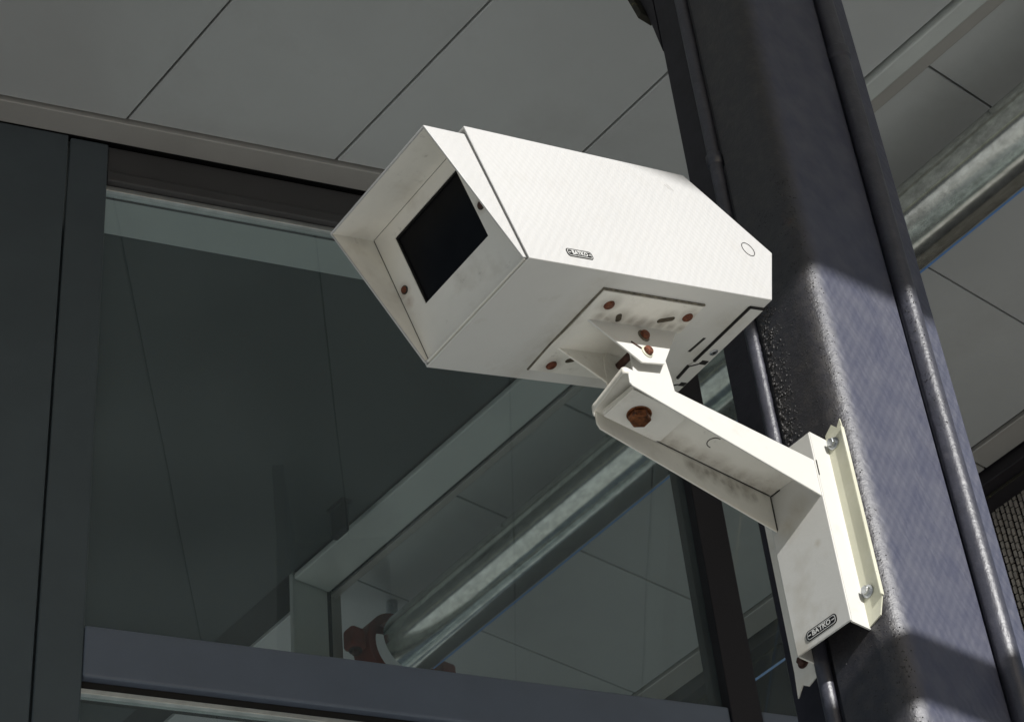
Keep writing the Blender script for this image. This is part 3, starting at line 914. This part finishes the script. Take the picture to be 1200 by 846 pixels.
# rear cover strip under the tail
bm = bmesh.new()
def under(bm, poly, h=.0022, h0=0.0):
    prism(bm, [(p[0]*s, p[1]*s) for p in poly], -h0, -h0-h, lambda u, v_, h_: (u, v_, h_))
under(bm, [(.1607, .0075), (.1705, .0075), (.1705, .0740), (.1630, .0740), (.1612, .0690), (.1606, .0640), (.1600, .0545), (.1607, .0500)])
cover = lp('rear_cover_strip', bm, M_white, bevel=.0006)
bm = bmesh.new()
def segm(p, q, wd=.0008, h=.0006, h0=.0022):
    d = Vector((q[0]-p[0], q[1]-p[1])); d.normalize(); n_ = Vector((-d.y, d.x))*wd*.5
    under(bm, [(p[0]-n_.x, p[1]-n_.y), (q[0]-n_.x, q[1]-n_.y), (q[0]+n_.x, q[1]+n_.y), (p[0]+n_.x, p[1]+n_.y)], h, h0)
segm((.1600, .0070), (.1600, .0505), .0012, .0026, 0)
segm((.1600, .0070), (.1710, .0068), .0010, .0026, 0)
segm((.1668, .0485), (.1668, .0515), .0048)
segm((.1644, .0515), (.1592, .0545), .0010, .0004)
segm((.1640, .0507), (.1655, .0500), .0010, .0004)
segm((.1593, .0543), (.1605, .0644), .0010, .0030, 0)
segm((.1676, .0665), (.1676, .0692), .0042)
segm((.1650, .0685), (.1612, .0700), .0010, .0004)
mesh_obj('cover_gap', bm, M_hole, cover)
bm = bmesh.new(); lathe(bm, (.1660*s, .0415*s, -.0022), (0,0,-1), [(0,.0052),(.0012,.0052),(.0018,.0045)], 20)
mesh_obj('lock_screw', bm, M_zinc, cover, smooth=True)
bm = bmesh.new(); lathe(bm, (.1660*s, .0415*s, -.0039), (0,0,-1), [(0,.0026),(.0004,.0026)], 3, .6)
mesh_obj('screw_socket', bm, M_hole, cover)
bm = bmesh.new(); under(bm, [(.1509, .0334), (.1528, .0334), (.1518, .0447), (.1498, .0447)], .0004)
lp('vent_slot', bm, M_groove)

# tilt bracket
bm = bmesh.new()
under(bm, [(.058, .0115), (.1290, .0115), (.1310, .0315), (.1270, .0330), (.1270, .0530), (.1190, .0545), (.1180, .0715), (.0600, .0715), (.0585, .0530), (.0590, .0340)], .0026)
bst = [(l_*s, w_*s, -.0026, .017) for l_, w_ in ((.0690, .0200), (.1250, .0200), (.0700, .0660), (.0825, .0275), (.1130, .0240))]
bst += [((.070 + .0072*k)*s, .0285*s, -.0026, .011) for k in range(9)]
tb = lp('tilt_bracket', bm, stained('bracket_paint', M_white_dirty, bst, .015, (.19, .15, .10), .7), bevel=.0007)
bm = bmesh.new()
under(bm, [(.0572, .0104), (.1295, .0104), (.1295, .0113), (.0572, .0113)], .0020)
under(bm, [(.0572, .0104), (.0580, .0104), (.0590, .0530), (.0600, .0722), (.0592, .0722), (.0578, .0530)], .0016)
mesh_obj('mastic_line', bm, M_mastic, tb)
for wy, m_, ear in ((.0315, M_white, [(.0650, -.0010), (.1280, -.0010), (.1055, -.0232), (.0892, -.0240), (.0760, -.0115)]), (.0536, M_white_dirty, [(.0640, -.0010), (.1280, -.0010), (.1055, -.0225), (.0920, -.0235), (.0860, -.0175)])):
    bm = bmesh.new()
    prism(bm, [(p[0]*s, p[1]*s) for p in ear], wy*s, wy*s + .0024, lambda u, v_, h: (u, h, v_))
    mesh_obj('ear', bm, m_, tb, bevel=.0006)
# ear bolts
for (l_, u_) in ((.1003, -.0069), (.0966, -.0170)):
    bm = bmesh.new()
    lathe(bm, (l_*s, .0315*s, u_*s), (0, -1, 0), [(0, .0078), (.0012, .0078), (.0018, .0068)], 22)
    mesh_obj('washer', bm, M_cream if u_ < -.01 else M_mastic, tb, smooth=True)
    bm = bmesh.new()
    lathe(bm, (l_*s, .0315*s - .0017, u_*s), (0, -1, 0), [(0, .0058), (.0030, .0056), (.0044, .0044), (.0046, .002)], 14)
    mesh_obj('bolt', bm, M_rust, tb, smooth=True)
bm = bmesh.new()
v0 = Vector((.0885*s, .0315*s-.0002, -.0118*s)); v1 = Vector((.0935*s, .0315*s-.0002, -.0152*s))
lathe(bm, v0, v1-v0, [(0, .0012), ((v1-v0).length, .0012)], 8)
mesh_obj('slot', bm, M_rust_dark, tb)
for (l_, w_) in ((.0690, .0200), (.1250, .0200), (.0700, .0660)):
    bm = bmesh.new(); roundbolt(bm, (l_*s, w_*s, -.0026), (0, 0, -1), .0066)
    mesh_obj('bolt', bm, M_rust, tb, smooth=True)
for (l_, w_, dl, dw) in ((.0825, .0275, .0012, .0016), (.1130, .0240, .0040, -.0016), (.0790, .0610, .0016, -.0006), (.0965, .0400, .0030, .0010)):
    bm = bmesh.new()
    pts_ = []
    ddir = Vector((dl*s, dw*s)); L_ = ddir.length; dn = ddir/L_; nn = Vector((-dn.y, dn.x))
    for k in range(16):
        t = 2*math.pi*k/16; cx = math.cos(t); sx = math.sin(t)
        q = Vector((l_*s, w_*s)) + dn*(L_*(1 if k < 8 else -1)*.8 + .0036*math.cos(math.pi*((k % 8)/7 - .5))*(1 if k < 8 else -1)) + nn*.0036*math.sin(math.pi*((k % 8)/7 - .5))*(1 if k < 8 else -1)
        pts_.append((q.x, q.y))
    prism(bm, pts_, -.0024, -.0030)
    mesh_obj('slot_hole', bm, M_slot, tb)
# pivot nut between the ears and behind
bm = bmesh.new(); hexbolt(bm, (.0975*s, .0410*s, -.0030), (0, 0, -1), .0062, .005, washer=False)
mesh_obj('nut', bm, M_rust_dark, tb)
bm = bmesh.new(); lathe(bm, (.1160*s, .0545*s-.002, -.0090*s), (0, 1, 0), [(0, .0075), (.010, .0075), (.012, .006)], 6)
mesh_obj('nut', bm, M_white_dirty, tb)
bm = bmesh.new(); lathe(bm, (.1015*s, .0360*s, -.0085*s), (0, 1, 0), [(0, .0045), (.0185*s, .0045)], 12)
mesh_obj('pivot_bolt', bm, M_rust_dark, tb)

# ------------------------------------------------------------------ badges
def rrect(w_, h_, r, n=6):
    pts = []
    for cx, cy, a0 in ((w_/2-r, h_/2-r, 0), (-w_/2+r, h_/2-r, 90), (-w_/2+r, -h_/2+r, 180), (w_/2-r, -h_/2+r, 270)):
        for k in range(n+1):
            t = math.radians(a0 + 90*k/n); pts.append((cx + r*math.cos(t), cy + r*math.sin(t)))
    return pts

def badge(mat_rel, w_, h_):
    "mat_rel: x along the text, y up, z out of the surface"
    bm = bmesh.new()
    o1 = rrect(w_, h_, h_*.36); i1 = rrect(w_*.955, h_*.86, h_*.30)
    a_ = [bm.verts.new((p[0], p[1], .0004)) for p in o1]; c_ = [bm.verts.new((p[0], p[1], .0004)) for p in i1]
    a2 = [bm.verts.new((p[0], p[1], -.0004)) for p in o1]
    n = len(o1)
    for k in range(n):
        bm.faces.new((a_[k], a_[(k+1)%n], c_[(k+1)%n], c_[k])); bm.faces.new((a2[k], a2[(k+1)%n], a_[(k+1)%n], a_[k]))
    root = mesh_obj('badge', bm, M_badge, cctv, rel=mat_rel)
    bm = bmesh.new(); prism(bm, rrect(w_*.93, h_*.80, h_*.28), -.0004, .0003)
    mesh_obj('badge_ground', bm, M_badge_white, root)
    bm = bmesh.new(); prism(bm, rrect(w_*.89, h_*.66, h_*.22), .00031, .00045)
    mesh_obj('badge_panel', bm, M_badge, root)
    cu = bpy.data.curves.new('lettering', 'FONT'); cu.body = 'BATKO'; cu.align_x = 'CENTER'; cu.align_y = 'CENTER'
    cu.size = h_*.68; cu.extrude = .0001; cu.offset = h_*.022; cu.space_character = 1.05
    to = bpy.data.objects.new('tmp', cu); COL.objects.link(to)
    dg = bpy.context.evaluated_depsgraph_get()
    me = bpy.data.meshes.new_from_object(to.evaluated_get(dg))
    bpy.data.objects.remove(to)
    me.materials.clear(); me.materials.append(M_badge_white)
    xs = [v_.co.x for v_ in me.vertices]; wdt = max(xs) - min(xs); k = w_*.60/wdt
    for v_ in me.vertices: v_.co.x *= k
    lo_ = bpy.data.objects.new('lettering', me); link(lo_, root); lo_.location = (0, 0, .00058)
    for sx in (-1, 1):
        bm = bmesh.new()
        box(bm, (sx*w_*.385-w_*.045, -h_*.05, .0004), (sx*w_*.385+w_*.045, h_*.05, .00062))
        mesh_obj('badge_dash', bm, M_badge_white, root)
    return root

mr = Matrix.Identity(4)
# side of the housing: x = L, y = U, z = -W
bc = Vector((.0835, -.0004, .0180))
Lb = Matrix(((1, 0, 0, bc.x), (0, 0, -1, bc.y), (0, 1, 0, bc.z), (0, 0, 0, 1)))
badge(REL @ Lb, .039, .0105)
# mount face: x = -a, y = up, z = -b ; local frame of root: x=b, y=a, z
c = Vector(G(1.627, 1.2642, 1.3975))
Lm = Matrix(((0, 0, -1, c.x-.0004), (-1, 0, 0, c.y), (0, 1, 0, c.z), (0, 0, 0, 1)))
badge(Lm, .046, .0125)
